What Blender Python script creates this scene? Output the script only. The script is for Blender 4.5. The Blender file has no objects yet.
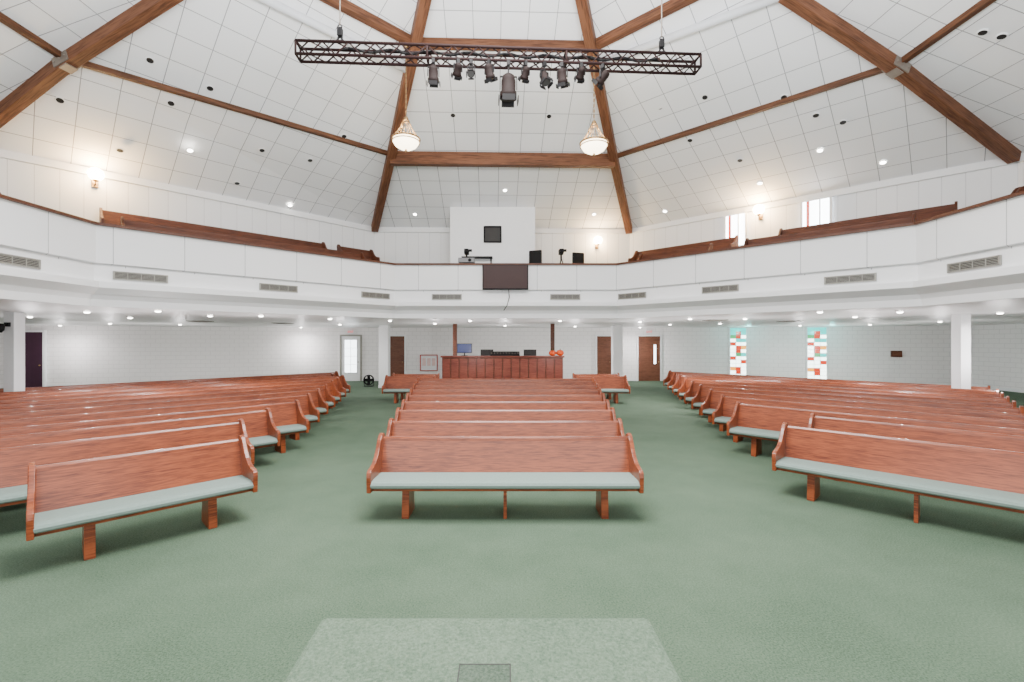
import bpy, bmesh, math, random
from mathutils import Vector, Matrix
from mathutils.geometry import intersect_ray_tri
random.seed(4)
S=bpy.context.scene; COL=S.collection
F=455.0; CX=506.0; CY=341.0; CH=2.1
C=(0.0,5.66); K=math.tan(math.pi/8)
# ------------------------------------------------------------------ materials
def newmat(name):
    m=bpy.data.materials.new(name); m.use_nodes=True
    return m, m.node_tree, m.node_tree.nodes["Principled BSDF"]
def lin(c):
    return tuple(((x/255)/12.92 if x/255<=0.04045 else ((x/255+0.055)/1.055)**2.4) for x in c)+(1,)
def plain(name,rgb,rough=0.5,metal=0.0,emis=None,es=0,noise=0.06,nscale=8,spec=0.5):
    m,t,b=newmat(name); L=t.links; N=t.nodes
    b.inputs["Roughness"].default_value=rough; b.inputs["Metallic"].default_value=metal; b.inputs["Specular IOR Level"].default_value=spec
    c=lin(rgb)
    tc=N.new("ShaderNodeTexCoord"); nz=N.new("ShaderNodeTexNoise"); nz.inputs["Scale"].default_value=nscale
    L.new(tc.outputs["Object"],nz.inputs["Vector"])
    r=N.new("ShaderNodeValToRGB")
    r.color_ramp.elements[0].position=0.3; r.color_ramp.elements[1].position=0.7
    r.color_ramp.elements[0].color=tuple(max(0,x*(1-noise)) for x in c[:3])+(1,)
    r.color_ramp.elements[1].color=tuple(min(1,x*(1+noise)) for x in c[:3])+(1,)
    L.new(nz.outputs["Fac"],r.inputs[0]); L.new(r.outputs[0],b.inputs["Base Color"])
    if emis:
        b.inputs["Emission Color"].default_value=lin(emis); b.inputs["Emission Strength"].default_value=es
    return m
def wood(name,dark,light,rough=0.32,scale=1.0,spec=0.5,lo=0.37,hi=0.59):
    m,t,b=newmat(name); L=t.links; N=t.nodes
    tc=N.new("ShaderNodeTexCoord"); mp=N.new("ShaderNodeMapping")
    mp.inputs["Scale"].default_value=(2.4*scale,36*scale,36*scale)
    nz=N.new("ShaderNodeTexNoise"); nz.inputs["Scale"].default_value=2.2; nz.inputs["Detail"].default_value=9; nz.inputs["Distortion"].default_value=0.6
    L.new(tc.outputs["Object"],mp.inputs[0]); L.new(mp.outputs[0],nz.inputs["Vector"])
    mp2=N.new("ShaderNodeMapping"); mp2.inputs["Scale"].default_value=(0.5,4,4)
    n2=N.new("ShaderNodeTexNoise"); n2.inputs["Scale"].default_value=1.5
    L.new(tc.outputs["Object"],mp2.inputs[0]); L.new(mp2.outputs[0],n2.inputs["Vector"])
    mx=N.new("ShaderNodeMix"); mx.data_type='FLOAT'; mx.inputs[0].default_value=0.3
    L.new(nz.outputs["Fac"],mx.inputs[2]); L.new(n2.outputs["Fac"],mx.inputs[3])
    r=N.new("ShaderNodeValToRGB"); r.color_ramp.elements[0].position=lo; r.color_ramp.elements[1].position=hi
    r.color_ramp.elements[0].color=lin(dark); r.color_ramp.elements[1].color=lin(light)
    L.new(mx.outputs[0],r.inputs[0]); L.new(r.outputs[0],b.inputs["Base Color"])
    b.inputs["Roughness"].default_value=rough; b.inputs["Specular IOR Level"].default_value=spec
    bp=N.new("ShaderNodeBump"); bp.inputs["Strength"].default_value=0.05
    L.new(nz.outputs["Fac"],bp.inputs["Height"]); L.new(bp.outputs[0],b.inputs["Normal"])
    return m
def grid(name,base,line,bw,rh,mort,offset=0.0,rough=0.7,var=0.02,bump=0.1):
    m,t,b=newmat(name); L=t.links; N=t.nodes
    tc=N.new("ShaderNodeTexCoord"); br=N.new("ShaderNodeTexBrick")
    br.offset=offset; br.squash=1.0
    c=lin(base)
    br.inputs["Color1"].default_value=c; br.inputs["Color2"].default_value=tuple(x*(1-var) for x in c[:3])+(1,)
    br.inputs["Mortar"].default_value=lin(line)
    br.inputs["Scale"].default_value=1.0; br.inputs["Mortar Size"].default_value=mort; br.inputs["Mortar Smooth"].default_value=0.1
    br.inputs["Brick Width"].default_value=bw; br.inputs["Row Height"].default_value=rh
    L.new(tc.outputs["UV"],br.inputs["Vector"]); L.new(br.outputs["Color"],b.inputs["Base Color"])
    b.inputs["Roughness"].default_value=rough
    bp=N.new("ShaderNodeBump"); bp.inputs["Strength"].default_value=bump; bp.inputs["Distance"].default_value=0.01; bp.invert=True
    L.new(br.outputs["Fac"],bp.inputs["Height"]); L.new(bp.outputs[0],b.inputs["Normal"])
    return m
def carpet(name,a,bc,big=0.5,bigmix=0.28):
    m,t,b=newmat(name); L=t.links; N=t.nodes
    tc=N.new("ShaderNodeTexCoord")
    n1=N.new("ShaderNodeTexNoise"); n1.inputs["Scale"].default_value=70; n1.inputs["Detail"].default_value=6; n1.inputs["Roughness"].default_value=0.75
    n2=N.new("ShaderNodeTexNoise"); n2.inputs["Scale"].default_value=big; n2.inputs["Detail"].default_value=8; n2.inputs["Roughness"].default_value=0.65
    L.new(tc.outputs["Object"],n1.inputs["Vector"]); L.new(tc.outputs["Object"],n2.inputs["Vector"])
    mx=N.new("ShaderNodeMix"); mx.data_type='FLOAT'; mx.inputs[0].default_value=bigmix
    L.new(n1.outputs["Fac"],mx.inputs[2]); L.new(n2.outputs["Fac"],mx.inputs[3])
    r=N.new("ShaderNodeValToRGB"); r.color_ramp.elements[0].position=0.38; r.color_ramp.elements[1].position=0.62
    r.color_ramp.elements[0].color=lin(a); r.color_ramp.elements[1].color=lin(bc)
    L.new(mx.outputs[0],r.inputs[0]); L.new(r.outputs[0],b.inputs["Base Color"])
    b.inputs["Roughness"].default_value=0.95; b.inputs["Specular IOR Level"].default_value=0.1
    n3=N.new("ShaderNodeTexNoise"); n3.inputs["Scale"].default_value=160; L.new(tc.outputs["Object"],n3.inputs["Vector"])
    bp=N.new("ShaderNodeBump"); bp.inputs["Strength"].default_value=0.5; bp.inputs["Distance"].default_value=0.01
    L.new(n3.outputs["Fac"],bp.inputs["Height"]); L.new(bp.outputs[0],b.inputs["Normal"])
    return m
M_tile=grid("ceiling_tile",(247,248,250),(146,146,152),0.61,0.61,0.0075)
M_wallp=grid("wall_panel",(241,242,243),(210,210,212),0.4,6.0,0.007)
M_block=grid("wall_block",(250,247,246),(230,227,226),0.42,0.2,0.010,offset=0.5,var=0.015,bump=0.04)
M_parapet=grid("parapet_panel",(242,243,244),(178,178,181),1.2,7.0,0.008)
M_white=plain("white_paint",(242,243,244),0.6,noise=0.01)
M_brace=plain("brace_paint",(222,224,228),0.5,noise=0.01)
M_soffit=plain("soffit_paint",(240,238,239),0.4,noise=0.01)
M_carpet=carpet("green_carpet",(64,84,66),(104,122,103))
M_carpet2=carpet("sage_carpet",(76,95,78),(116,133,115),1.6,0.2)
M_pew=wood("pew_oak",(92,37,17),(148,74,40),0.3,spec=0.5)
M_beam=wood("beam_wood",(76,46,30),(122,80,56),0.6,0.5,spec=0.25)
M_purlin=wood("purlin_wood",(66,40,26),(102,66,44),0.6,0.5,spec=0.25)
M_bpew=wood("balcony_oak",(62,31,19),(98,54,35),0.5,0.8,spec=0.3)
M_dark=wood("dark_wood",(66,36,24),(98,58,40),0.45,spec=0.3)
M_count=wood("counter_wood",(90,38,28),(126,64,48),0.4,spec=0.3)
M_door=wood("door_wood",(84,50,36),(120,76,56),0.45,spec=0.3)
M_cush=plain("cushion_fabric",(122,139,132),0.9,noise=0.05,nscale=40)
M_black=plain("black_metal",(14,13,14),0.6,0.0,spec=0.2)
M_truss=plain("truss_metal",(30,15,14),0.7,0.0,spec=0.15)
M_bronze=plain("lamp_bronze",(20,9,7),0.7,0.0,spec=0.15)
M_brass=plain("brass",(150,120,80),0.35,0.8)
M_steel=plain("galvanised",(140,130,120),0.5,0.4)
M_grille=plain("vent_grey",(150,148,140),0.5,0.2)
M_vdark=plain("vent_dark",(50,48,47),0.7)
M_bowl=plain("bowl_glass",(255,244,220),0.3,emis=(255,236,200),es=8)
M_globe=plain("globe_glass",(255,240,210),0.3,emis=(255,220,170),es=90)
M_lens=plain("lens_on",(255,255,250),0.3,emis=(255,250,240),es=25)
M_lensoff=plain("lens_off",(24,22,22),0.5)
M_winw=plain("window_daylight",(255,255,255),0.3,emis=(240,248,255),es=12)
M_red=plain("glass_red",(180,60,30),0.2,emis=(205,45,16),es=1.7)
M_teal=plain("glass_teal",(60,180,180),0.2,emis=(10,185,175),es=2.4)
M_amber=plain("glass_amber",(220,150,50),0.2,emis=(230,140,40),es=2.4)
M_gglass=plain("glass_green",(70,150,90),0.2,emis=(60,150,90),es=1.8)
M_pale=plain("glass_pale",(230,240,230),0.2,emis=(236,250,244),es=6)
M_doorglass=plain("door_glass",(230,240,240),0.2,emis=(240,248,255),es=6)
M_screen=plain("screen_blue",(40,50,100),0.2,emis=(50,60,110),es=0.25)
M_orange=plain("pumpkin_skin",(220,80,20),0.5)
M_green=plain("stem_green",(80,90,40),0.6)
M_tv=plain("tv_screen",(48,20,18),0.6)
M_grey=plain("grey_plastic",(120,120,122),0.5)
M_exit=plain("exit_red",(220,40,30),0.4,emis=(230,40,30),es=1.0)
# ------------------------------------------------------------------ mesh builder
class MB:
    def __init__(s):
        s.bm=bmesh.new(); s.uv=s.bm.loops.layers.uv.new("UVMap"); s.mi=0
    def poly(s,pts,uv=None):
        vs=[s.bm.verts.new(p) for p in pts]; f=s.bm.faces.new(vs); f.material_index=s.mi
        if uv:
            for l,u in zip(f.loops,uv): l[s.uv].uv=u
        return f
    def box(s,c,d,M=None):
        x,y,z=c; a,b,h=d[0]/2,d[1]/2,d[2]/2
        vs=[]
        for i in (-1,1):
            for j in (-1,1):
                for k in (-1,1):
                    p=Vector((x+i*a,y+j*b,z+k*h))
                    if M: p=M@p
                    vs.append(s.bm.verts.new(p))
        for q in ((0,1,3,2),(4,6,7,5),(0,4,5,1),(2,3,7,6),(0,2,6,4),(1,5,7,3)):
            f=s.bm.faces.new([vs[i] for i in q]); f.material_index=s.mi
        return s
    def cyl(s,p0,p1,r0,r1=None,n=10,caps=True):
        if r1 is None: r1=r0
        p0=Vector(p0); p1=Vector(p1); d=(p1-p0).normalized()
        a=d.orthogonal().normalized(); b=d.cross(a)
        A=[];B=[]
        for i in range(n):
            t=2*math.pi*i/n; v=a*math.cos(t)+b*math.sin(t)
            A.append(s.bm.verts.new(p0+v*r0)); B.append(s.bm.verts.new(p1+v*r1))
        for i in range(n):
            j=(i+1)%n
            f=s.bm.faces.new([A[i],A[j],B[j],B[i]]); f.smooth=True; f.material_index=s.mi
        if caps:
            for q in (A[::-1],B):
                f=s.bm.faces.new(q); f.material_index=s.mi
        return s
    def tube(s,pts,r,n=8):
        for a,b in zip(pts[:-1],pts[1:]): s.cyl(a,b,r,n=n)
        return s
    def prism(s,prof,x0,x1):
        A=[s.bm.verts.new((x0,y,z)) for y,z in prof]; B=[s.bm.verts.new((x1,y,z)) for y,z in prof]
        n=len(prof)
        s.bm.faces.new(A); s.bm.faces.new(B[::-1])
        for i in range(n):
            j=(i+1)%n; s.bm.faces.new([A[i],B[i],B[j],A[j]])
        return s
    def lathe(s,prof,c=(0,0,0),n=20,ribs=0):
        rings=[]
        for r,z in prof:
            ring=[]
            for i in range(n):
                g=1+(0.08*math.cos(ribs*2*math.pi*i/n) if ribs else 0)
                ring.append(s.bm.verts.new((c[0]+r*g*math.cos(2*math.pi*i/n),c[1]+r*g*math.sin(2*math.pi*i/n),c[2]+z)))
            rings.append(ring)
        for a,b in zip(rings[:-1],rings[1:]):
            for i in range(n):
                j=(i+1)%n; f=s.bm.faces.new([a[i],a[j],b[j],b[i]]); f.smooth=True; f.material_index=s.mi
        f=s.bm.faces.new(rings[0][::-1]); f.material_index=s.mi
        f=s.bm.faces.new(rings[-1]); f.material_index=s.mi
        return s
    def torus(s,c,R,r,axis='z',n=24,m=8):
        rings=[]
        for i in range(n):
            t=2*math.pi*i/n; ring=[]
            for j in range(m):
                q=2*math.pi*j/m; rr=R+r*math.cos(q); h=r*math.sin(q)
                p=(rr*math.cos(t),rr*math.sin(t),h)
                if axis=='y': p=(p[0],p[2],p[1])
                ring.append(s.bm.verts.new((c[0]+p[0],c[1]+p[1],c[2]+p[2])))
            rings.append(ring)
        for i in range(n):
            a=rings[i]; b=rings[(i+1)%n]
            for j in range(m):
                k=(j+1)%m; f=s.bm.faces.new([a[j],b[j],b[k],a[k]]); f.smooth=True; f.material_index=s.mi
        return s
    def obj(s,name,mats,parent=None,bevel=0,label=None,cat=None,kind=None,group=None,loc=None,rot=None,M=None,recalc=True):
        if recalc: bmesh.ops.recalc_face_normals(s.bm,faces=s.bm.faces)
        me=bpy.data.meshes.new(name); s.bm.to_mesh(me); s.bm.free()
        if not isinstance(mats,(list,tuple)): mats=[mats]
        for m in mats: me.materials.append(m)
        o=bpy.data.objects.new(name,me); COL.objects.link(o)
        if parent: o.parent=parent
        if loc: o.location=loc
        if rot: o.rotation_euler=rot
        if M is not None: o.matrix_world=M
        if bevel:
            b=o.modifiers.new("bevel",'BEVEL'); b.width=bevel; b.segments=2; b.limit_method='ANGLE'
        if label: o["label"]=label
        if cat: o["category"]=cat
        if kind: o["kind"]=kind
        if group: o["group"]=group
        return o
def thing(name,label,cat,loc=(0,0,0),rot=(0,0,0),group=None):
    o=bpy.data.objects.new(name,None); COL.objects.link(o); o.empty_display_size=0.2
    o.location=loc; o.rotation_euler=rot; o["label"]=label; o["category"]=cat
    if group: o["group"]=group
    return o
def floor_pt(px,d): return (px-CX)/F*d
# ------------------------------------------------------------------ roof geometry (irregular octagon)
ZR=(8.9,7.5,6.15)   # heights: upper ring, lower ring, eaves
RC={ 0:[(4.38,3.7),(4.38,8.19),(1.97,10.41),(-2.07,10.29),(-4.61,7.81),(-4.61,3.7)],
     1:[(7.6,2.5),(7.6,8.81),(3.15,13.26),(-3.31,13.07),(-8.37,8.64),(-8.37,2.5)],
     2:[(11.14,1.2),(11.14,9.9),(4.47,16.46),(-4.69,16.19),(-11.04,9.2),(-11.04,1.2)]}
APEX=Vector((0,5.66,11.2))
def rc(l,i): return Vector((RC[l][i][0],RC[l][i][1],ZR[l]))
TRI=[]
for i in range(5):
    TRI.append((APEX,rc(0,i),rc(0,i+1)))
    for l in (0,1):
        TRI.append((rc(l,i),rc(l+1,i),rc(l+1,i+1))); TRI.append((rc(l,i),rc(l+1,i+1),rc(l,i+1)))
def cast(o,d):
    o=Vector(o); d=Vector(d).normalized(); best=None
    for t in TRI:
        h=intersect_ray_tri(t[0],t[1],t[2],d,o,True)
        if h is not None and (h-o).dot(d)>0:
            if best is None or (h-o).length<(best[0]-o).length:
                n=(t[1]-t[0]).cross(t[2]-t[0]).normalized()
                if n.z>0: n=-n
                best=(h,n)
    return best
def ray_ceiling(px,py): return cast((0,0,CH),((px-CX)/F,1,(CY-py)/F))
def roof_z(x,y):
    b=cast((x,y,3),(0,0,1)); return b[0].z
def oct_pts(a,y0=-1.0,w=False):
    if w: return [(RC[2][0][0],y0)]+RC[2][1:5]+[(RC[2][5][0],y0)]
    return [(a,y0),(a,C[1]+K*a),(K*a,C[1]+a),(-K*a,C[1]+a),(-a,C[1]+K*a),(-a,y0)]
# ------------------------------------------------------------------ room shell
mb=MB(); mb.poly([(-24,-3,0),(24,-3,0),(24,26,0),(-24,26,0)])
mb.obj("floor",M_carpet,kind="structure",label="worn green cut-pile carpet floor")
mb=MB()
for i in range(5):
    e=(rc(2,i+1)-rc(2,i)).normalized(); org=rc(2,i)
    n=(rc(1,i)-org).cross(e).normalized(); f=e.cross(n).normalized()
    def uvp(p): return ((p-org).dot(e)+30,(p-org).dot(f)+30)
    for quad in ([rc(2,i),rc(2,i+1),rc(1,i+1),rc(1,i)],[rc(1,i),rc(1,i+1),rc(0,i+1),rc(0,i)],[rc(0,i),rc(0,i+1),APEX]):
        mb.poly(quad,[uvp(p) for p in quad])
mb.obj("ceiling",M_tile,kind="structure",label="pitched octagonal white tile ceiling",recalc=False)
def wall(name,p0,p1,z0,z1,mat,label,u0=0):
    mb=MB(); L=math.hypot(p1[0]-p0[0],p1[1]-p0[1])
    mb.poly([(p0[0],p0[1],z0),(p1[0],p1[1],z0),(p1[0],p1[1],z1),(p0[0],p0[1],z1)],[(0,z0),(L,z0),(L,z1),(0,z1)])
    return mb.obj(name,mat,kind="structure",label=label)
P=oct_pts(0,w=True)
nm=["wall_upper_right","wall_upper_right_back","wall_upper_back","wall_upper_left_back","wall_upper_left"]
for i in range(5): wall(nm[i],P[i],P[i+1],3.7,ZR[2]+0.02,M_wallp,"white panelled wall above the balcony")
ti=[0]
def trim(mb,mat,label):
    ti[0]+=1
    return mb.obj("trim_%d"%ti[0],mat,kind="structure",label=label)
mb=MB()
for i in range(5):
    a=Vector(P[i]); b=Vector(P[i+1]); inw=(Vector(C)-(a+b)/2).normalized()*0.04
    mid=(a+b)/2+inw; ang=math.atan2(b.y-a.y,b.x-a.x); Mx=Matrix.Translation((mid.x,mid.y,0))@Matrix.Rotation(ang,4,'Z')
    mb.box((0,0,ZR[2]-0.1),((b-a).length,0.08,0.16),Mx)
trim(mb,M_white,"white cove trim where wall meets ceiling")
LB=24.0
low=[("wall_right",(21,-1),(21,20.5)),("wall_right_back",(21,20.5),(8.3,LB)),("wall_back",(8.3,LB),(-8.9,LB)),
     ("wall_left_back",(-8.9,LB),(-23.0,20.08)),("wall_left",(-23.0,20.08),(-23.0,-1))]
for n_,a,b in low: 
    wall(n_,a,b,0,2.82,M_block,"white painted block wall")
for i,(n_,a,b) in enumerate(low):
    a=Vector(a);b=Vector(b); mid=(a+b)/2; ang=math.atan2(b.y-a.y,b.x-a.x)
    m=MB(); m.box((0,-0.0,0.06),((b-a).length,0.04,0.12),Matrix.Translation((mid.x,mid.y,0))@Matrix.Rotation(ang,4,'Z'))
    m.obj("baseboard_"+n_[5:],M_white,kind="structure",label="white baseboard")
LC=2.8
mb=MB(); inn=oct_pts(8.45); out=[(21,-1),(21,20.5),(8.3,LB),(-8.9,LB),(-23,20.08),(-23,-1)]
for i in range(5):
    mb.poly([(*inn[i],LC),(*inn[i+1],LC),(*out[i+1],LC),(*out[i],LC)])
mb.obj("ceiling.001",M_soffit,kind="structure",label="smooth white ceiling under the balcony")
# ------------------------------------------------------------------ balcony
def loft(mb,prof,uvs=True):
    v=0
    for (a0,z0),(a1,z1) in zip(prof[:-1],prof[1:]):
        ds=math.hypot(a1-a0,z1-z0); P0=oct_pts(a0,w=a0>10.7);P1=oct_pts(a1,w=a1>10.7); u=0
        for i in range(5):
            L=math.dist(P0[i],P0[i+1])
            mb.poly([(*P0[i],z0),(*P0[i+1],z0),(*P1[i+1],z1),(*P1[i],z1)],[(u,v),(u+L,v),(u+L,v+ds),(u,v+ds)])
            u+=L
        v+=ds
FA,FB=3.95,4.3
bal=thing("balcony","white octagonal balcony with panelled parapet and brown handrail","balcony")
mb=MB(); loft(mb,[(8.26,FA),(8.26,4.40),(8.14,4.40),(8.14,3.66),(8.22,3.64),(8.22,3.60)]); mb.obj("parapet",M_parapet,bal)
mb=MB(); loft(mb,[(8.2,3.60),(8.2,3.28),(8.04,3.28),(8.04,3.16),(8.10,3.12),(8.24,3.03),(8.30,2.94),(8.32,2.8),(8.46,2.8)]); mb.obj("fascia",M_white,bal)
mb=MB(); loft(mb,[(8.07,4.40),(8.07,4.45),(8.33,4.45),(8.33,4.40),(8.07,4.40)]); mb.obj("handrail",M_dark,bal,label="dark brown wooden cap rail")
mb=MB(); loft(mb,[(8.26,FA),(9.55,FA),(9.55,FB),(10.8,FB)]); mb.obj("balcony_floor",M_carpet,bal,label="green carpeted balcony floor")
def vent(pos,ang,w=0.88):
    v=thing("air_vent","grey louvred air vent in the white balcony fascia","vent",pos,(0,0,ang),group="vents along the balcony fascia")
    m=MB(); m.box((0,0,0.075),(w,0.03,0.02)); m.box((0,0,-0.075),(w,0.03,0.02)); m.box((-w/2,0,0),(0.03,0.03,0.17)); m.box((w/2,0,0),(0.03,0.03,0.17))
    m.obj("frame",M_grille,v)
    m=MB(); m.box((0,0.012,0),(w-0.02,0.004,0.15))
    m.obj("back_plate",M_vdark,v)
    m=MB()
    for i in range(5): m.box((0,0,-0.052+0.026*i),(w-0.03,0.016,0.010))
    for i in range(1,4): m.box((-w/2+w*i/4,-0.004,0),(0.012,0.012,0.14))
    m.obj("louvre",M_grille,v)
def face_pos(th,a,s):
    t=math.radians(th); return (C[0]+math.cos(t)*a+math.sin(t)*s, C[1]+math.sin(t)*a-math.cos(t)*s)
def wall_pos(th,s,off):
    A_,B_={45:(RC[2][2],RC[2][1]),135:(RC[2][4],RC[2][3]),90:(RC[2][3],RC[2][2])}[th]
    a=Vector(A_);b=Vector(B_); f=(s+4.47)/8.94
    p=a+(b-a)*f; d=(b-a).normalized(); n=Vector((d.y,-d.x))
    if n.dot(Vector(C)-p)<0: n=-n
    p=p+n*off
    return p.x,p.y,math.atan2(-n.y,-n.x)-math.pi/2
for th,ss in ((90,(-1.8,1.8)),(45,(-2.9,-0.39,2.3)),(135,(-2.66,0.07,2.76)),(0,(-2.31,)),(180,(1.87,))):
    for s in ss:
        x,y=face_pos(th,8.175,s); vent((x,y,3.44),math.radians(th-90))
# ------------------------------------------------------------------ beams
def beam(p0,p1,w,h,drop,label,mat=M_beam,name="roof_beam",grp="exposed timber roof beams"):
    p0=Vector(p0);p1=Vector(p1); d=(p1-p0); L=d.length; x=d.normalized(); y=Vector((0,0,1)).cross(x).normalized(); z=x.cross(y)
    M=Matrix((( x.x,y.x,z.x,p0.x),(x.y,y.y,z.y,p0.y),(x.z,y.z,z.z,p0.z),(0,0,0,1)))
    m=MB(); m.box((L/2,0,-drop-h/2+0.02),(L,w,h))
    return m.obj(name,mat,None,bevel=0.012,label=label,cat="beam",group=grp,M=M)
for i in range(6):
    w,h=(0.20,0.25) if i in(0,1,4,5) else (0.23,0.28)
    top=APEX+(rc(0,i)-APEX)*0.08
    beam(top,rc(0,i),w,h,0,"brown timber rafter rising to the apex")
    beam(rc(0,i),rc(1,i),w,h,0,"brown timber rafter between the ring beams")
    e=rc(2,i)-(rc(2,i)-rc(1,i)).normalized()*0.08
    beam(rc(1,i),e,w,h,0,"brown timber rafter meeting the upper wall")
for i in range(5):
    cen=i==2
    beam(rc(1,i),rc(1,i+1),0.22 if cen else 0.12,0.36 if cen else 0.11,0,"brown timber purlin between rafters",M_beam if cen else M_purlin)
    beam(rc(0,i),rc(0,i+1),0.18,0.18,0,"brown timber upper ring beam")
for i in (1,4):
    p=rc(1,i); q=rc(0,i); x=(q-p).normalized(); y=Vector((0,0,1)).cross(x).normalized(); z=x.cross(y)
    M=Matrix(((x.x,y.x,z.x,p.x),(x.y,y.y,z.y,p.y),(x.z,y.z,z.z,p.z),(0,0,0,1)))
    m=MB()
    for sg in (-1,1):
        m.box((0,sg*0.115,-0.125),(0.36,0.02,0.18)); 
        for bx in (-0.13,0,0.13): m.cyl((bx,sg*0.12,-0.125),(bx,sg*0.145,-0.125),0.02,n=6)
    m.box((0,0,-0.25),(0.18,0.21,0.02))
    m.obj("beam_bracket",M_steel,label="bolted steel plate bracket on the rafter joint",cat="bracket",group="steel beam brackets",M=M)
for a,b in (((283,0),(412,66)),((748,0),(598,58))):
    p,_=ray_ceiling(*a); q,_=ray_ceiling(*b)
    d=(p-q).normalized(); p=p+d*0.8
    m=MB(); m.cyl(p-Vector((0,0,.16)),q-Vector((0,0,.16)),0.08,n=14)
    m.obj("roof_brace",M_brace,label="white painted tubular steel brace under the ceiling",cat="brace",group="white roof braces")
# ------------------------------------------------------------------ columns
for x,y,cw in ((-5.5,20.6,0.42),(5.02,20.6,0.42),(11.8,11.8,0.26),(-12.1,11.2,0.26)):
    m=MB(); m.box((0,0,LC/2),(cw,cw,LC))
    m.box((0,0,0.06),(cw+0.03,cw+0.03,0.12)); 
    m.obj("column",M_white,bevel=0.01,loc=(x,y,0),label="square white column supporting the balcony",cat="column",group="white support columns")
# ------------------------------------------------------------------ pews
def pew(L,loc,rz,label,group,mat=None):
    mat=mat or M_pew
    e=thing("pew",label,"pew",loc,(0,0,rz),group)
    m=MB(); m.prism([(0.40,0.40),(0.515,0.83),(0.52,0.862),(0.535,0.882),(0.56,0.882),(0.575,0.862),(0.575,0.83),(0.455,0.40)],0.04,L-0.04)
    m.obj("backrest",mat,e)
    m=MB(); m.prism([(0.06,0.34),(0.06,0.395),(0.46,0.395),(0.46,0.34)],0.04,L-0.04); m.obj("seat_board",mat,e)
    m=MB(); m.prism([(0.04,0.378),(0.0,0.385),(-0.025,0.403),(-0.03,0.43),(-0.012,0.455),(0.03,0.47),(0.10,0.472),(0.412,0.46),(0.40,0.385)],0.045,L-0.045)
    o=m.obj("cushion",M_cush,e,label="sage green upholstered seat cushion")
    prof=[(-0.025,0.34),(-0.035,0.52),(-0.025,0.575),(0.01,0.60),(0.09,0.61),(0.18,0.635),(0.27,0.69),(0.35,0.775),(0.41,0.86),(0.46,0.91),(0.53,0.93),(0.59,0.91),(0.61,0.86),(0.56,0.62),(0.50,0.42),(0.48,0.34)]
    for a in (0,L-0.05):
        m=MB(); m.prism(prof,a,a+0.05); m.obj("end_panel",mat,e,bevel=0.008)
    k=2 if L<2.3 else max(3,int(round(L/1.7))+1)
    for i in range(k):
        x=0.42+(L-0.84)*i/(k-1); w=0.085 if i in(0,k-1) else 0.04
        m=MB(); m.prism([(0.10,0.0),(0.13,0.35),(0.42,0.35),(0.45,0.0)],x-w/2,x+w/2); m.obj("leg",mat,e,bevel=0.004)
    return e
for i in range(9):
    y=5.27+1.12*i; w=3.2+0.28*(y-5.27)
    pew(w,(-w/2-0.01,y,0),0,"long reddish oak pew with sage cushion facing the stage","centre block pews")
q=math.sqrt(0.5)
def pewR(x,y,L): pew(L,(x,y,0),-math.pi/4,"angled reddish oak pew with sage cushion beside the aisle","angled pews by the windows")
def pewL(x,y,L): pew(L,(x-L*q,y-L*q,0),math.pi/4,"angled reddish oak pew with sage cushion by the aisle","angled pews by the block wall")
pewR(3.63,6.2,2.9); pewR(4.6,7.05,3.2)
for k in range(2,10): pewR(3.63+0.25*k,6.2+1.15*k,2.8+0.6*k)
pewR(6.18,17.85,8.8)
pewL(-2.91,5.32,1.86); pewL(-3.6,6.5,3.2); pewL(-3.8,7.65,3.8)
for j in range(7): pewL(-3.8-0.25*j,8.75+1.12*j,4.6+0.76*j)
pewL(-5.9,16.1,9.9); pewL(-6.25,17.45,10.7)
for sx in (-1,1):
    for y in (15.2,16.2):
        x0=2.45 if sx>0 else -4.15
        pew(1.7,(x0,y,0),0,"short reddish oak pew beside the sound counter","short pews by the counter")
def bpew(th,a,s,L,z):
    x,y=face_pos(th,a,s-L/2); pew(L,(x,y,z),math.radians(th-90),"brown wooden pew up on the balcony","balcony pews",M_bpew)
bpew(135,8.75,0,5.8,FA); bpew(45,8.75,-2.1,2.2,FA); bpew(45,8.75,1.6,3.4,FA)
bpew(135,9.72,-0.55,5.3,FB); bpew(135,9.72,3.15,1.2,FB)
bpew(45,9.8,-2.3,3.3,FB); bpew(45,9.8,2.2,3.5,FB)
for th in (0,180):
    bpew(th,8.75,0,5.0,FA); bpew(th,9.9,0,7.2,FB)
# ------------------------------------------------------------------ balcony control booth
b=thing("control_booth","white box-like control booth built on the balcony","booth",(-0.44,15.4,0))
m=MB(); m.box((0,0.0,5.41),(2.8,0.9,2.2)); m.obj("booth_body",M_white,b,bevel=0.01)
m=MB(); 
for dx in (-0.27,0.27): m.box((dx,-0.47,5.6),(0.05,0.04,0.54))
for dz in (-0.25,0.25): m.box((0,-0.47,5.6+dz),(0.54,0.04,0.05))
m.obj("window_frame",M_black,b)
m=MB(); m.box((0,-0.455,5.6),(0.5,0.02,0.46)); m.box((0.05,-0.47,5.55),(0.2,0.01,0.16)); m.obj("window_pane",M_vdark,b)
m=MB(); m.box((-0.5,-0.57,4.82),(1.0,0.24,0.04)); m.box((-0.95,-0.47,4.7),(0.04,0.04,0.22)); m.box((-0.05,-0.47,4.7),(0.04,0.04,0.22)); m.obj("shelf",M_black,b)
def projector(x,y,z,w,mat):
    t=thing("projector","small projector with round lens sitting on the rail","projector",(x,y,z))
    m=MB(); m.box((0,0,0.1),(w,0.2,0.14)); 
    for a in (-1,1): m.cyl((a*w*0.35,0,0),(a*w*0.35,0,0.03),0.02)
    m.obj("casing",mat,t,bevel=0.015)
    m=MB(); m.cyl((w*0.2,-0.1,0.1),(w*0.2,-0.15,0.1),0.05,0.04,n=16); m.obj("lens",M_black,t)
projector(-1.2,13.88,4.455,0.5,M_grey); 
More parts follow.
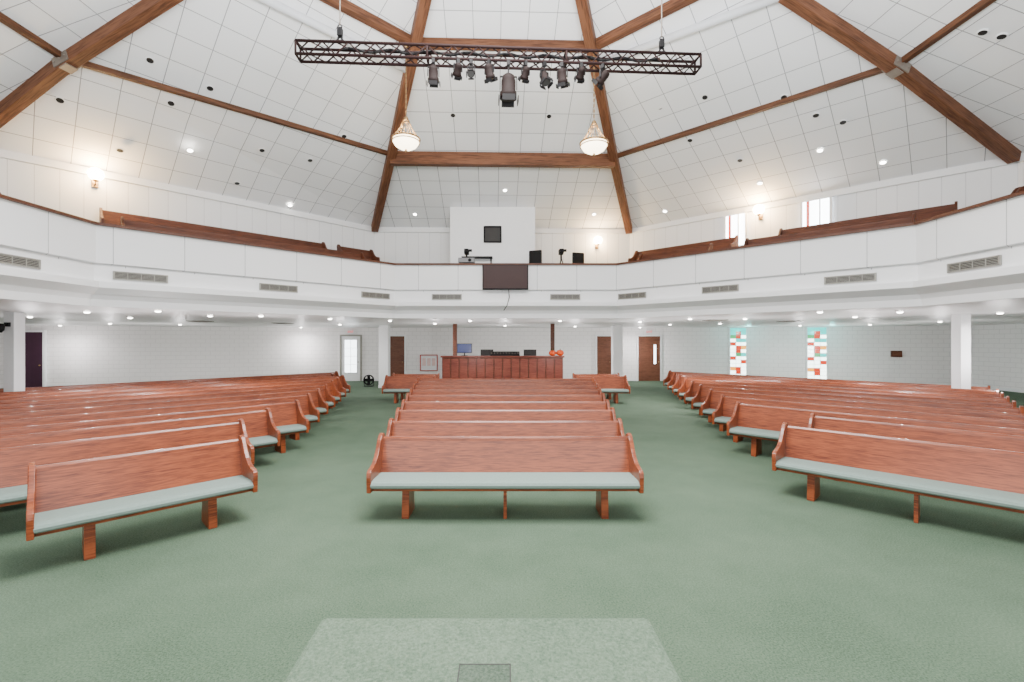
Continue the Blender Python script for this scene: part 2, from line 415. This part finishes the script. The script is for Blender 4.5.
def camera_tripod(x,y,z):
    t=thing("video_camera","black video camera on a tripod behind the rail","camera",(x,y,z))
    m=MB()
    for i in range(3):
        a=i*2.094; m.cyl((0,0,0.8),(0.22*math.cos(a),0.22*math.sin(a),0),0.018,0.014)
    m.cyl((0,0,0.75),(0,0,0.9),0.03); m.obj("tripod",M_black,t)
    m=MB(); m.box((0,0,0.98),(0.14,0.3,0.15)); m.cyl((0,-0.15,0.98),(0,-0.26,0.98),0.05,0.06,n=14); m.obj("camera_body",M_black,t,bevel=0.01)
    m=MB(); m.box((0.12,-0.02,1.02),(0.1,0.02,0.08)); m.obj("viewfinder",M_black,t)
camera_tripod(1.75,14.45,FA); camera_tripod(-1.25,14.45,FA)
def office_chair(x,y,z,r):
    t=thing("office_chair","black padded office chair behind the balcony rail","chair",(x,y,z),(0,0,r))
    m=MB(); m.box((0,0,0.5),(0.46,0.46,0.08)); m.obj("seat",M_black,t,bevel=0.03)
    m=MB(); m.box((0,0.22,0.78),(0.42,0.07,0.46)); m.obj("backrest",M_black,t,bevel=0.03)
    m=MB(); m.cyl((0,0,0.08),(0,0,0.46),0.03)
    for i in range(5):
        a=i*1.2566; m.cyl((0,0,0.1),(0.27*math.cos(a),0.27*math.sin(a),0.05),0.018)
        m.cyl((0.27*math.cos(a),0.27*math.sin(a)-0.015,0.03),(0.27*math.cos(a),0.27*math.sin(a)+0.015,0.03),0.03)
    m.obj("base",M_black,t)
office_chair(1.0,14.55,FA,2.8); office_chair(2.4,14.5,FA,0.3)
def monitor(x,y,z,w,h,scr,label,rz=0,stand=0.1):
    t=thing("monitor",label,"monitor",(x,y,z),(0,0,rz))
    m=MB(); m.box((0,0,stand+h/2),(w,0.05,h)); m.obj("bezel",M_black,t,bevel=0.006)
    m=MB(); m.box((0,-0.027,stand+h/2),(w-0.04,0.004,h-0.04)); m.obj("screen",scr,t)
    m=MB(); m.box((0,0,stand/2),(0.04,0.03,stand)); m.box((0,0,0.008),(w*0.4,0.16,0.016)); m.obj("stand",M_black,t)
    return t
t=thing("television","wide dark flat television hung on the balcony parapet","television",(-0.02,13.74,4.02))
m=MB(); m.box((0,-0.02,0),(1.38,0.07,0.76)); m.obj("bezel",M_black,t,bevel=0.01)
m=MB(); m.box((0,-0.058,0.01),(1.32,0.006,0.69)); m.obj("screen",M_tv,t)
m=MB(); m.tube([(0.1,-0.02,-0.37),(0.12,-0.02,-0.6),(0.05,-0.04,-0.85),(-0.05,-0.03,-1.0)],0.012); m.obj("cable",M_black,t)
# ------------------------------------------------------------------ sound counter
x0=floor_pt(442,17);x1=floor_pt(563,17); cxm=(x0+x1)/2; w=x1-x0
t=thing("sound_counter","long reddish wood panelled sound desk counter behind the pews","counter",(cxm,17.6,0))
m=MB(); m.box((0,-0.56,0.74),(w,0.08,1.48)); m.box((-w/2+0.04,0.1,0.74),(0.08,1.3,1.48)); m.box((w/2-0.04,0.1,0.74),(0.08,1.3,1.48))
m.obj("counter_body",M_dark,t,bevel=0.005)
m=MB(); n=14
for i in range(n):
    xx=-w/2+w*(i+0.5)/n
    m.box((xx,-0.61,0.76),(w/n-0.035,0.03,1.36))
m.obj("raised_panel",M_count,t,bevel=0.012)
m=MB(); m.box((0,-0.5,1.515),(w+0.1,0.35,0.06)); m.box((0,0.1,1.02),(w-0.18,1.1,0.04)); m.obj("countertop",M_count,t,bevel=0.01)
cz=1.545
for px in (455,552.5):
    m=MB(); m.box((0,0,LC/2),(0.16,0.16,LC)); m.box((0,0,0.08),(0.22,0.22,0.16))
    m.obj("wood_post",M_dark,bevel=0.01,loc=(floor_pt(px,18.5),18.5,0),label="square dark wood post behind the sound counter",cat="post",group="wood posts")
monitor(floor_pt(464.5,17.1),17.1,cz,0.56,0.36,M_screen,"monitor with blue screen on the counter")
for px in (487,530):
    monitor(floor_pt(px,17.95),17.95,1.045,0.5,0.36,M_vdark,"dark monitor at the sound desk",stand=0.36)
t=thing("mixing_console","black mixing console on the sound counter","mixer",(floor_pt(505,17.15),17.15,cz))
m=MB(); m.prism([(-0.14,0),(-0.14,0.04),(0.14,0.16),(0.14,0)],-0.55,0.55); m.obj("casing",M_black,t)
m=MB()
for i in range(10): m.box((-0.5+i*0.11,-0.02,0.1),(0.02,0.05,0.03))
m.obj("fader",M_steel,t)
for px,r in ((553,0.13),(560.5,0.14)):
    t=thing("pumpkin","orange ribbed pumpkin sitting on the counter end","pumpkin",(floor_pt(px,17.12)-0.02,17.12,cz),group="pumpkins on the counter")
    m=MB(); pr=[(0.02,0.02)]+[(r*math.sin(a),r*0.8*(1-math.cos(a))) for a in [0.5,0.9,1.3,1.7,2.1,2.5,2.8]]+[(0.02,r*1.5)]
    pr[0]=(r*0.2,0.0)
    m.lathe(pr,n=32,ribs=8); m.obj("body",M_orange,t)
    m=MB(); m.cyl((0,0,r*1.45),(0.01,0.01,r*1.9),0.02,0.012); m.obj("stem",M_green,t)
# ------------------------------------------------------------------ doors
di=[0]
def door(p,ang,w,h,mat,label,glass=None,knob=M_brass,frame=M_white):
    di[0]+=1
    t=bpy.data.objects.new("door_%d"%di[0],None); COL.objects.link(t); t.location=(p[0],p[1],0); t.rotation_euler=(0,0,ang)
    t["kind"]="structure"; t["label"]=label
    m=MB(); m.box((-w/2-0.04,0,h/2),(0.08,0.12,h)); m.box((w/2+0.04,0,h/2),(0.08,0.12,h)); m.box((0,0,h+0.04),(w+0.16,0.12,0.08)); m.obj("door_frame",frame,t)
    m=MB(); m.box((0,0,h/2),(w,0.06,h)); m.obj("door_leaf",mat,t,bevel=0.005)
    if glass:
        m=MB(); gw,gh,gz,gx=glass; m.box((gx,-0.035,gz),(gw,0.01,gh)); m.obj("door_glass",M_doorglass,t)
        m=MB()
        for s in (-1,1):
            m.box((gx+s*(gw/2+0.02),-0.04,gz),(0.03,0.02,gh+0.07)); m.box((gx,-0.04,gz+s*(gh/2+0.02)),(gw+0.07,0.02,0.03))
        if gw>0.3:
            for k in (-1,0,1): m.box((gx,-0.042,gz+k*gh/4),(gw,0.02,0.02))
            m.box((gx,-0.042,gz),(0.02,0.02,gh))
        m.obj("glass_bead",mat,t)
    m=MB(); m.cyl((w/2-0.09,-0.03,1.0),(w/2-0.09,-0.09,1.0),0.015); m.lathe([(0.02,-0.03),(0.035,0),(0.02,0.03)],(w/2-0.09,-0.1,1.0),n=10); m.obj("knob",knob,t)
yb=LB-0.05
def X(px): return floor_pt(px,yb)
door((X(351),yb),0,0.98,2.35,M_white,"white door with square glass panes",glass=(0.62,1.7,1.3,0),knob=M_steel,frame=M_grille)
door((X(397.5),yb),0,0.75,2.35,M_door,"brown wooden door")
door((X(604),yb),0,0.75,2.35,M_door,"brown wooden door")
door((X(649),yb),0,1.15,2.35,M_door,"brown wooden door with narrow glass slot",glass=(0.12,1.0,1.4,0.3))
al=math.atan2(LB-20.08,-8.9+23.0)
door((-21.35,20.48),al,0.85,2.5,plain("purple_door",(60,30,50),0.5),"dark purple door beside the column")
t=thing("notice_board","white notice board with a red frame on the back wall","board",(X(429),yb-0.03,0.95))
m=MB(); m.box((0,0,0),(0.86,0.03,0.8)); m.obj("panel",M_white,t)
m=MB()
for s in (-1,1): m.box((s*0.44,-0.01,0),(0.05,0.05,0.85)); m.box((0,-0.01,s*0.41),(0.86,0.05,0.05))
m.obj("frame",plain("frame_red",(170,60,50),0.5),t)
m=MB()
for i in range(3): m.box((-0.25+0.25*i,-0.02,0.05),(0.18,0.005,0.4))
m.obj("paper",plain("paper_pink",(235,205,200),0.8),t)
def exit_sign(x,y,z):
    t=thing("exit_sign","small white exit sign with red letters above a door","exit sign",(x,y,z),group="exit signs")
    m=MB(); m.box((0,0,0),(0.34,0.06,0.19)); m.obj("housing",M_white,t)
    cu=bpy.data.curves.new("letters_curve",'FONT'); cu.body="EXIT"; cu.size=0.15; cu.align_x='CENTER'; cu.align_y='CENTER'; cu.extrude=0.003
    tmp=bpy.data.objects.new("tmp_curve",cu); COL.objects.link(tmp); bpy.context.view_layer.update()
    me=bpy.data.meshes.new_from_object(tmp.evaluated_get(bpy.context.evaluated_depsgraph_get()))
    bpy.data.objects.remove(tmp)
    me.materials.clear(); me.materials.append(M_exit)
    o=bpy.data.objects.new("letters",me); COL.objects.link(o); o.parent=t; o.location=(0,-0.034,0); o.rotation_euler=(math.pi/2,0,0)
exit_sign(X(351),yb-0.03,2.58); exit_sign(X(649),yb-0.03,2.58)
# ------------------------------------------------------------------ windows
wi=[0]
def win_empty(p,ang,label,z=0):
    wi[0]+=1
    t=bpy.data.objects.new("window_%d"%wi[0],None); COL.objects.link(t); t.location=(p[0],p[1],z); t.rotation_euler=(0,0,ang)
    t["kind"]="structure"; t["label"]=label; return t
def stained(p,ang,w,z0,z1):
    t=win_empty(p,ang,"tall stained glass window with red teal and pale panes")
    m=MB(); rows=14; h=(z1-z0)
    pat=[(0,0,0),(0,1,0),(3,1,0),(0,0,0),(0,0,1),(1,0,0),(0,4,2),(0,1,0),(0,1,3),(1,0,0),(0,2,2),(4,1,0),(2,1,2),(2,2,2)]
    xs=[-0.5,-0.14,0.18]; cw=[0.36,0.32,0.32]
    for r in range(rows):
        for c in range(3):
            m.mi=pat[r][c]
            m.box(((xs[c]+cw[c]/2)*w,-0.03,z0+h*(r+0.5)/rows),(cw[c]*w-0.012,0.01,h/rows-0.012))
    m.obj("stained_glass",[M_pale,M_red,M_teal,M_amber,M_gglass],t)
    m=MB(); m.box((-w/2-0.04,-0.04,(z0+z1)/2),(0.07,0.08,h+0.14)); m.box((w/2+0.04,-0.04,(z0+z1)/2),(0.07,0.08,h+0.14))
    m.box((0,-0.04,z0-0.04),(w,0.08,0.07)); m.box((0,-0.04,z1+0.02),(w,0.08,0.05))
    m.obj("window_frame",M_white,t)
    m=MB(); 
    for r in range(1,rows): m.box((0,-0.03,z0+h*r/rows),(w,0.016,0.012))
    for xx in (-0.14,0.18): m.box((xx*w,-0.03,(z0+z1)/2),(0.012,0.016,h))
    m.obj("lead_came",M_grille,t)
    l=bpy.data.lights.new("window_glow",'POINT'); l.shadow_soft_size=0.1; l.energy=22; l.color=(0.2,1,0.95)
    o=bpy.data.objects.new("window_glow",l); COL.objects.link(o); o.location=(p[0]-0.1,p[1]-1.2,2.55)
angr=math.atan2(20.5-LB,21-8.3)
stained((11.75,23.05),angr,0.72,0.25,2.76); stained((15.1,22.126),angr,0.8,0.25,2.76)
def upwin(s,w,z0,z1):
    x,y,an=wall_pos(45,s,0.03); t=win_empty((x,y),an,"bright daylight window high in the white wall")
    m=MB(); m.box((0,-0.01,(z0+z1)/2),(w,0.02,z1-z0)); m.obj("window_pane",M_winw,t)
    m=MB()
    for s_ in (-1,1): m.box((s_*(w/2+0.03),-0.03,(z0+z1)/2),(0.06,0.07,z1-z0+0.12)); m.box((0,-0.03,(z0+z1)/2+s_*((z1-z0)/2+0.03)),(w,0.07,0.06))
    m.box((w*0.15,-0.03,(z0+z1)/2),(0.03,0.04,z1-z0)); m.obj("window_frame",M_white,t)
    m=MB(); m.box((-w*0.3,-0.025,(z0+z1)/2),(0.07,0.01,z1-z0)); m.obj("stained_strip",M_red,t)
upwin(-1.02,0.55,5.0,5.95); upwin(0.95,0.62,5.0,5.95)
# ------------------------------------------------------------------ truss
A=Vector((-3.2,7.0,CH+4.46)); B=Vector((3.12,7.4,CH+4.50))
x=(B-A).normalized(); y=Vector((0,0,1)).cross(x).normalized(); z=x.cross(y); Lt=(B-A).length
Mt=Matrix(((x.x,y.x,z.x,A.x),(x.y,y.y,z.y,A.y),(x.z,y.z,z.z,A.z),(0,0,0,1)))
t=thing("lighting_truss","long dark metal box truss hanging under the ceiling","truss"); t.matrix_world=Mt
hs=0.10
m=MB()
for sy in (-1,1):
    for sz in (-1,1): m.cyl((0,sy*hs,sz*hs),(Lt,sy*hs,sz*hs),0.022,n=10)
m.obj("chord",M_truss,t)
m=MB(); n=32
for i in range(n):
    xa=Lt*i/n; xb=Lt*(i+1)/n
    for s in (-1,1):
        m.cyl((xa,s*hs,-hs if i%2 else hs),(xb,s*hs,hs if i%2 else -hs),0.011,n=6)
        m.cyl((xa,-hs if i%2 else hs,s*hs),(xb,hs if i%2 else -hs,s*hs),0.011,n=6)
for i in (0,n//3,2*n//3,n):
    xa=Lt*i/n
    for s in (-1,1):
        m.cyl((xa,s*hs,-hs),(xa,s*hs,hs),0.018,n=6); m.cyl((xa,-hs,s*hs),(xa,hs,s*hs),0.018,n=6)
m.obj("lattice",M_truss,t)
m=MB()
for k in range(40):
    xa=Lt*(0.1+0.8*k/40); xb=Lt*(0.1+0.8*(k+1)/40)
    m.cyl((xa,0,hs*0.4+0.03*math.sin(k*1.3)),(xb,0,hs*0.4+0.03*math.sin((k+1)*1.3)),0.02,n=6)
m.obj("cable_bundle",M_black,t)
for fx in (0.1,0.905):
    p=Mt@Vector((Lt*fx,0,hs)); zt=roof_z(p.x,p.y)
    t=thing("chain_hoist","black chain hoist holding up the lighting truss","hoist",(p.x,p.y,p.z),group="chain hoists")
    m=MB(); m.box((0,0,0.21),(0.07,0.08,0.13)); m.torus((0,0,0.30),0.03,0.01,axis='y',n=12,m=6); m.obj("hook_block",M_black,t,bevel=0.01)
    m=MB(); m.torus((0,0,0.12),0.035,0.01,axis='y',n=14,m=6); m.tube([(-0.0,0,0.14),(-0.1,0.0,0.04)],0.01); m.tube([(0,0,0.14),(0.1,0,0.04)],0.01); m.obj("sling",M_black,t)
    m=MB(); m.cyl((0,0,0.32),(0,0,zt-p.z-0.12),0.01,n=6); m.obj("chain",M_steel,t)
def stage_lamp(px,size,tilt,yaw,mat=M_bronze,label="bronze stage spotlight clamped under the truss",offy=-0.10,drop=0.0):
    f=(px-296)/403*Lt; p=Mt@Vector((f,offy,-hs-0.045))
    s=size
    t=thing("stage_lamp",label,"stage light",(p.x,p.y,p.z),(0,0,yaw),group="stage lamps on the truss")
    m=MB(); m.box((0,0,0.0),(0.05,0.06,0.07)); m.cyl((0,0,-0.03),(0,0,-0.1*s-drop),0.012,n=6); m.obj("clamp",M_black,t)
    m=MB(); yw=0.13*s; zt=-0.02-0.05*s-drop
    m.box((0,0,zt),(2*yw,0.03,0.012)); m.box((-yw,0,zt-0.1*s),(0.012,0.03,0.2*s)); m.box((yw,0,zt-0.1*s),(0.012,0.03,0.2*s)); m.obj("yoke",M_black,t)
    R=Matrix.Translation((0,0,zt-0.17*s))@Matrix.Rotation(tilt,4,'X')
    m=MB()
    pr=[(0.05*s,0.20*s),(0.09*s,0.17*s),(0.11*s,0.10*s),(0.11*s,-0.06*s),(0.13*s,-0.07*s),(0.13*s,-0.17*s)]
    m.lathe(pr,n=18); o=m.obj("can",mat,t); o.matrix_local=R
    m=MB(); m.cyl((0,0,-0.171*s),(0,0,-0.175*s),0.115*s,n=18); o=m.obj("lens",M_vdark,t); o.matrix_local=R
    m=MB()
    for k in range(4):
        a=k*math.pi/2; m.box((0.15*s*math.cos(a),0.15*s*math.sin(a),-0.19*s),(0.012 if k%2==0 else 0.2*s,0.2*s if k%2==0 else 0.012,0.09*s))
    o=m.obj("barn_door",M_black,t); o.matrix_local=R
for px,s,ti_,ya,dr in ((428,0.66,0.3,0.1,0.05),(452,0.5,0.9,0.4,0),(465,0.44,-0.7,0,0.04),(483,0.58,0.5,-0.5,0),(519,0.5,0.8,0.4,0.02),(538,0.58,-0.4,0.7,0.06),(556,0.62,0.35,-0.4,0.03),(575,0.48,1.0,0.2,0),(597,0.6,0.9,0.9,0.03)):
    stage_lamp(px,s,ti_,ya,drop=dr)
stage_lamp(502,1.0,0.12,0.05,M_bronze,"large bronze stage spotlight hanging lowest from the truss",drop=0.14)
# ------------------------------------------------------------------ chandeliers
def chandelier(x,y,z,label):
    zt=roof_z(x,y)
    t=thing("chandelier",label,"chandelier",(x,y,z),group="hanging chandeliers")
    m=MB(); m.lathe([(0.05,-0.19),(0.15,-0.165),(0.24,-0.11),(0.29,-0.03),(0.29,0.03),(0.27,0.03)],n=28); m.obj("glass_bowl",M_bowl,t)
    m=MB(); m.torus((0,0,0.04),0.31,0.02); m.torus((0,0,-0.02),0.305,0.012); m.torus((0,0,0.45),0.07,0.012,n=16)
    for i in range(12):
        q=2*math.pi*i/12; c,s=math.cos(q),math.sin(q)
        m.tube([(r*c,r*s,h) for r,h in ((0.31,0.04),(0.26,0.1),(0.19,0.2),(0.12,0.32),(0.07,0.45))],0.007,n=5)
    m.lathe([(0.02,0.46),(0.06,0.47),(0.05,0.52),(0.02,0.56)],n=12)
    m.lathe([(0.01,-0.25),(0.03,-0.22),(0.02,-0.19)],n=10)
    m.obj("cage",M_brass,t)
    m=MB(); zz=0.56; k=0
    while zz<zt-z-0.15:
        m.box((0,0,zz+0.03),(0.03 if k%2 else 0.008,0.008 if k%2 else 0.03,0.07)); zz+=0.06;k+=1
    m.obj("chain",M_brass,t)
    m=MB(); m.lathe([(0.08,zt-z-0.05),(0.06,zt-z-0.11),(0.02,zt-z-0.14)],n=14); m.obj("canopy",M_brass,t)
    l=bpy.data.lights.new("lamp_light",'POINT'); l.energy=50; l.color=(1,0.85,0.65); l.shadow_soft_size=0.15
    o=bpy.data.objects.new("lamp_light",l); COL.objects.link(o); o.location=(x,y,z+0.2)
chandelier(floor_pt(406,10.3),10.3,CH+200/F*10.3,"brass bell shaped chandelier with glowing glass bowl")
chandelier(floor_pt(594,10.3),10.3,CH+196/F*10.3,"brass bell shaped chandelier with glowing glass bowl")
# ------------------------------------------------------------------ sconces
def sconce(th,s,z,e):
    x,y,r=wall_pos(th,s,0.02)
    t=thing("wall_sconce","brass wall sconce with glowing globe on the upper wall","wall lamp",(x,y,z),(0,0,r),group="globe wall sconces")
    m=MB(); m.box((0,-0.02,-0.05),(0.12,0.04,0.26)); m.obj("backplate",M_brass,t,bevel=0.01)
    m=MB(); m.tube([(0,-0.04,-0.1),(0,-0.14,-0.14),(0,-0.2,-0.08)],0.012); m.lathe([(0.02,-0.09),(0.06,-0.06),(0.065,-0.04)],(0,-0.2,0),n=12); m.obj("arm",M_brass,t)
    m=MB(); m.lathe([(0.15*math.sin(a),0.09-0.15*math.cos(a)) for a in (0.3,0.7,1.1,1.57,2.0,2.5,2.95)],(0,-0.2,0),n=18); m.obj("globe",M_globe,t)
    l=bpy.data.lights.new("sconce_light",'POINT'); l.energy=e; l.color=(1,0.6,0.22); l.shadow_soft_size=0.1
    o=bpy.data.objects.new("sconce_light",l); COL.objects.link(o)
    x,y,_=wall_pos(th,s,0.42); o.location=(x,y,z+0.06)
sconce(135,-2.55,5.88,110); sconce(45,-0.36,5.85,110); sconce(90,3.3,5.6,60)
# ------------------------------------------------------------------ recessed lights
def can(p,n,on,grp,dome=False):
    q=Vector((0,0,-1)).rotation_difference(n)
    t=thing("recessed_downlight","lit round recessed ceiling light" if on else "unlit dark round recessed ceiling light","ceiling light",p,group=grp)
    t.rotation_euler=q.to_euler()
    m=MB(); m.torus((0,0,0),0.07,0.012,n=20,m=6); m.obj("trim_ring",M_white,t)
    m=MB()
    if dome: m.lathe([(0.03,-0.04),(0.05,-0.032),(0.06,-0.012),(0.062,0.004)],n=18)
    else: m.cyl((0,0,0.004),(0,0,-0.006),0.061,n=20)
    m.obj("lens",M_lens if on else M_lensoff,t)
for px,py in ((210,88),(171,103),(344,136),(303,129),(453,115),(549,116),(660,107),(705,97),(784,97),(816,115),(1002,36),(983,32),(843,122),(237,183),(310,160),(262,150),(60,100),(120,150),(740,160),(690,140),(150,60)):
    p,n=ray_ceiling(px,py); can(p+n*0.012,n,False,"unlit ceiling cans")
for px,py in ((883,162),(760,183),(665,211),(415,214),(594,214),(960,120),(505,190),(190,150),(290,205),(820,150)):
    p,n=ray_ceiling(px,py); can(p+n*0.012,n,True,"lit ceiling cans")
for k,(px,py) in enumerate(((158,310),(87,311),(261,315),(301,327),(340,324),(435,323),(470,320),(560,320),(640,321),(690,318),(745,318),(855,316),(900,311),(1000,312),(30,316),(575,326),(870,324),(940,321),(180,324),(110,323),(505,325),(60,325),(800,325),(640,327),(210,315),(330,318),(390,320),(720,323),(820,311),(960,315),(130,317),(670,324))):
    d=F*(LC-CH)/(CY-py); xx=floor_pt(px,d)
    can(Vector((xx,d,LC-0.012)),Vector((0,0,-1)),True,"downlights under the balcony",dome=True)
    if k<24:
        l=bpy.data.lights.new("down_light",'SPOT'); l.energy=85; l.spot_size=math.radians(165); l.spot_blend=0.6; l.color=(1,0.96,0.95); l.shadow_soft_size=0.05
        o=bpy.data.objects.new("down_light",l); COL.objects.link(o); o.location=(xx,d,LC-0.08)
        l=bpy.data.lights.new("room_fill",'POINT'); l.energy=66; l.color=(1,0.95,0.95); l.shadow_soft_size=0.015  # added fill point in mid-air to brighten walls and soffit, no fixture
        o=bpy.data.objects.new("room_fill",l); COL.objects.link(o); o.location=(xx,d,1.6)
for px,py in ((200,321),(283,323),(715,320),(790,321)):
    d=F*(LC-CH)/(CY-py); xx=floor_pt(px,d)
    m=MB(); m.box((0,0,-0.01),(0.6,0.6,0.02)); 
    for i in range(5): m.box((0,-0.22+0.11*i,-0.025),(0.54,0.03,0.012))
    m.obj("ceiling_register",M_grille,loc=(xx,d,LC),label="square grey air register in the low ceiling",cat="vent",group="ceiling registers")
# ------------------------------------------------------------------ small things
t=thing("wall_camera","small black camera fixed high on the white column","camera",(-12.1,11.04,2.5))
m=MB(); m.box((0,0,0),(0.1,0.06,0.1)); m.cyl((0,0,0),(0,-0.12,0.0),0.02); m.obj("bracket",M_black,t)
m=MB(); m.lathe([(0.03,-0.2),(0.075,-0.14),(0.085,-0.06),(0.06,0.02)],(0,-0.16,0),n=16); m.obj("dome",M_black,t)
t=thing("floor_fan","black round floor fan standing by the column","fan",(-6.35,21.0,0))
m=MB(); m.torus((0,0,0.3),0.22,0.02,axis='y'); m.torus((0,0.1,0.3),0.22,0.02,axis='y')
for i in range(16):
    a=i*math.pi/8; m.cyl((0,-0.02,0.3),(0.22*math.cos(a),0,0.3+0.22*math.sin(a)),0.005,n=5)
m.obj("cage",M_black,t)
m=MB()
for i in range(4):
    a=i*math.pi/2; m.box((0.1,0.05,0),(0.18,0.01,0.13),Matrix.Translation((0,0,0.3))@Matrix.Rotation(a,4,'Y'))
m.obj("blade",M_black,t)
m=MB(); m.tube([(-0.24,0.05,0.3),(-0.2,0.05,0.02),(0.2,0.05,0.02),(0.24,0.05,0.3)],0.015); m.box((0,0.05,0.01),(0.4,0.25,0.02)); m.obj("stand",M_black,t)
tx=0.78; px_,py_=8.3+12.7*tx,24-3.5*tx
t=thing("wall_box","small brown box fixed on the white block wall","box",(px_,py_-0.05,1.5),(0,0,angr))
m=MB(); m.box((0,0,0),(0.42,0.1,0.3)); m.obj("box_body",M_dark,t,bevel=0.01)
m=MB(); m.box((0,-0.055,0),(0.34,0.01,0.22)); m.obj("box_door",M_door,t)
# ------------------------------------------------------------------ stage platform in front
t=thing("stage_platform","low sage carpeted stage platform with floor pocket","platform",(0,0,0))
zt=0.55
m=MB()
v=[(-1.04,2.57),(0.81,2.57),(0.82,1.2),(-1.0,1.2)]
vb=[m.bm.verts.new((a,b_,0)) for a,b_ in v]; vt=[m.bm.verts.new((a,b_,zt)) for a,b_ in v]
m.bm.faces.new(vb); m.bm.faces.new(vt[::-1])
for i in range(4):
    j=(i+1)%4; m.bm.faces.new([vb[i],vb[j],vt[j],vt[i]])
m.obj("platform_body",M_carpet2,t,bevel=0.035)
m=MB(); m.box((-0.1,2.06,zt+0.003),(0.235,0.22,0.006)); m.obj("floor_pocket_lid",carpet("pocket_carpet",(64,80,66),(98,112,98),2),t)
m=MB()
for s in (-1,1): m.box((-0.1+s*0.12,2.06,zt+0.003),(0.006,0.235,0.008)); m.box((-0.1,2.06+s*0.113,zt+0.003),(0.24,0.006,0.008))
m.obj("floor_pocket_frame",M_vdark,t)
# ------------------------------------------------------------------ lights
def area(loc,rot,sx,sy,e,col=(1,1,1)):
    l=bpy.data.lights.new("area_fill",'AREA'); l.shape='RECTANGLE'; l.size=sx; l.size_y=sy; l.energy=e; l.color=col
    o=bpy.data.objects.new("area_fill",l); COL.objects.link(o); o.location=loc; o.rotation_euler=rot
area((0,4.5,8.2),(0,0,0),4,4,1700,(1,0.98,0.97))  # added overhead fill, out of view above the frame
area((0,2.0,4.8),(math.pi,0,0),7,4,2500,(0.98,0.985,1))  # added upward fill to brighten the ceiling, out of view
area((0,-3.5,3.5),(math.radians(94),0,0),12,4,650)  # added broad fill behind the camera to flatten the lighting
w=bpy.data.worlds.new("world"); S.world=w; w.use_nodes=True
w.node_tree.nodes["Background"].inputs[0].default_value=(0.98,0.98,1,1); w.node_tree.nodes["Background"].inputs[1].default_value=0.9
# ------------------------------------------------------------------ camera
c=bpy.data.cameras.new("camera"); c.sensor_width=36; c.lens=F/1024*36; c.shift_x=6/1024; c.clip_end=200
o=bpy.data.objects.new("camera",c); COL.objects.link(o); o.location=(0,0,CH); o.rotation_euler=(math.pi/2,0,0); S.camera=o
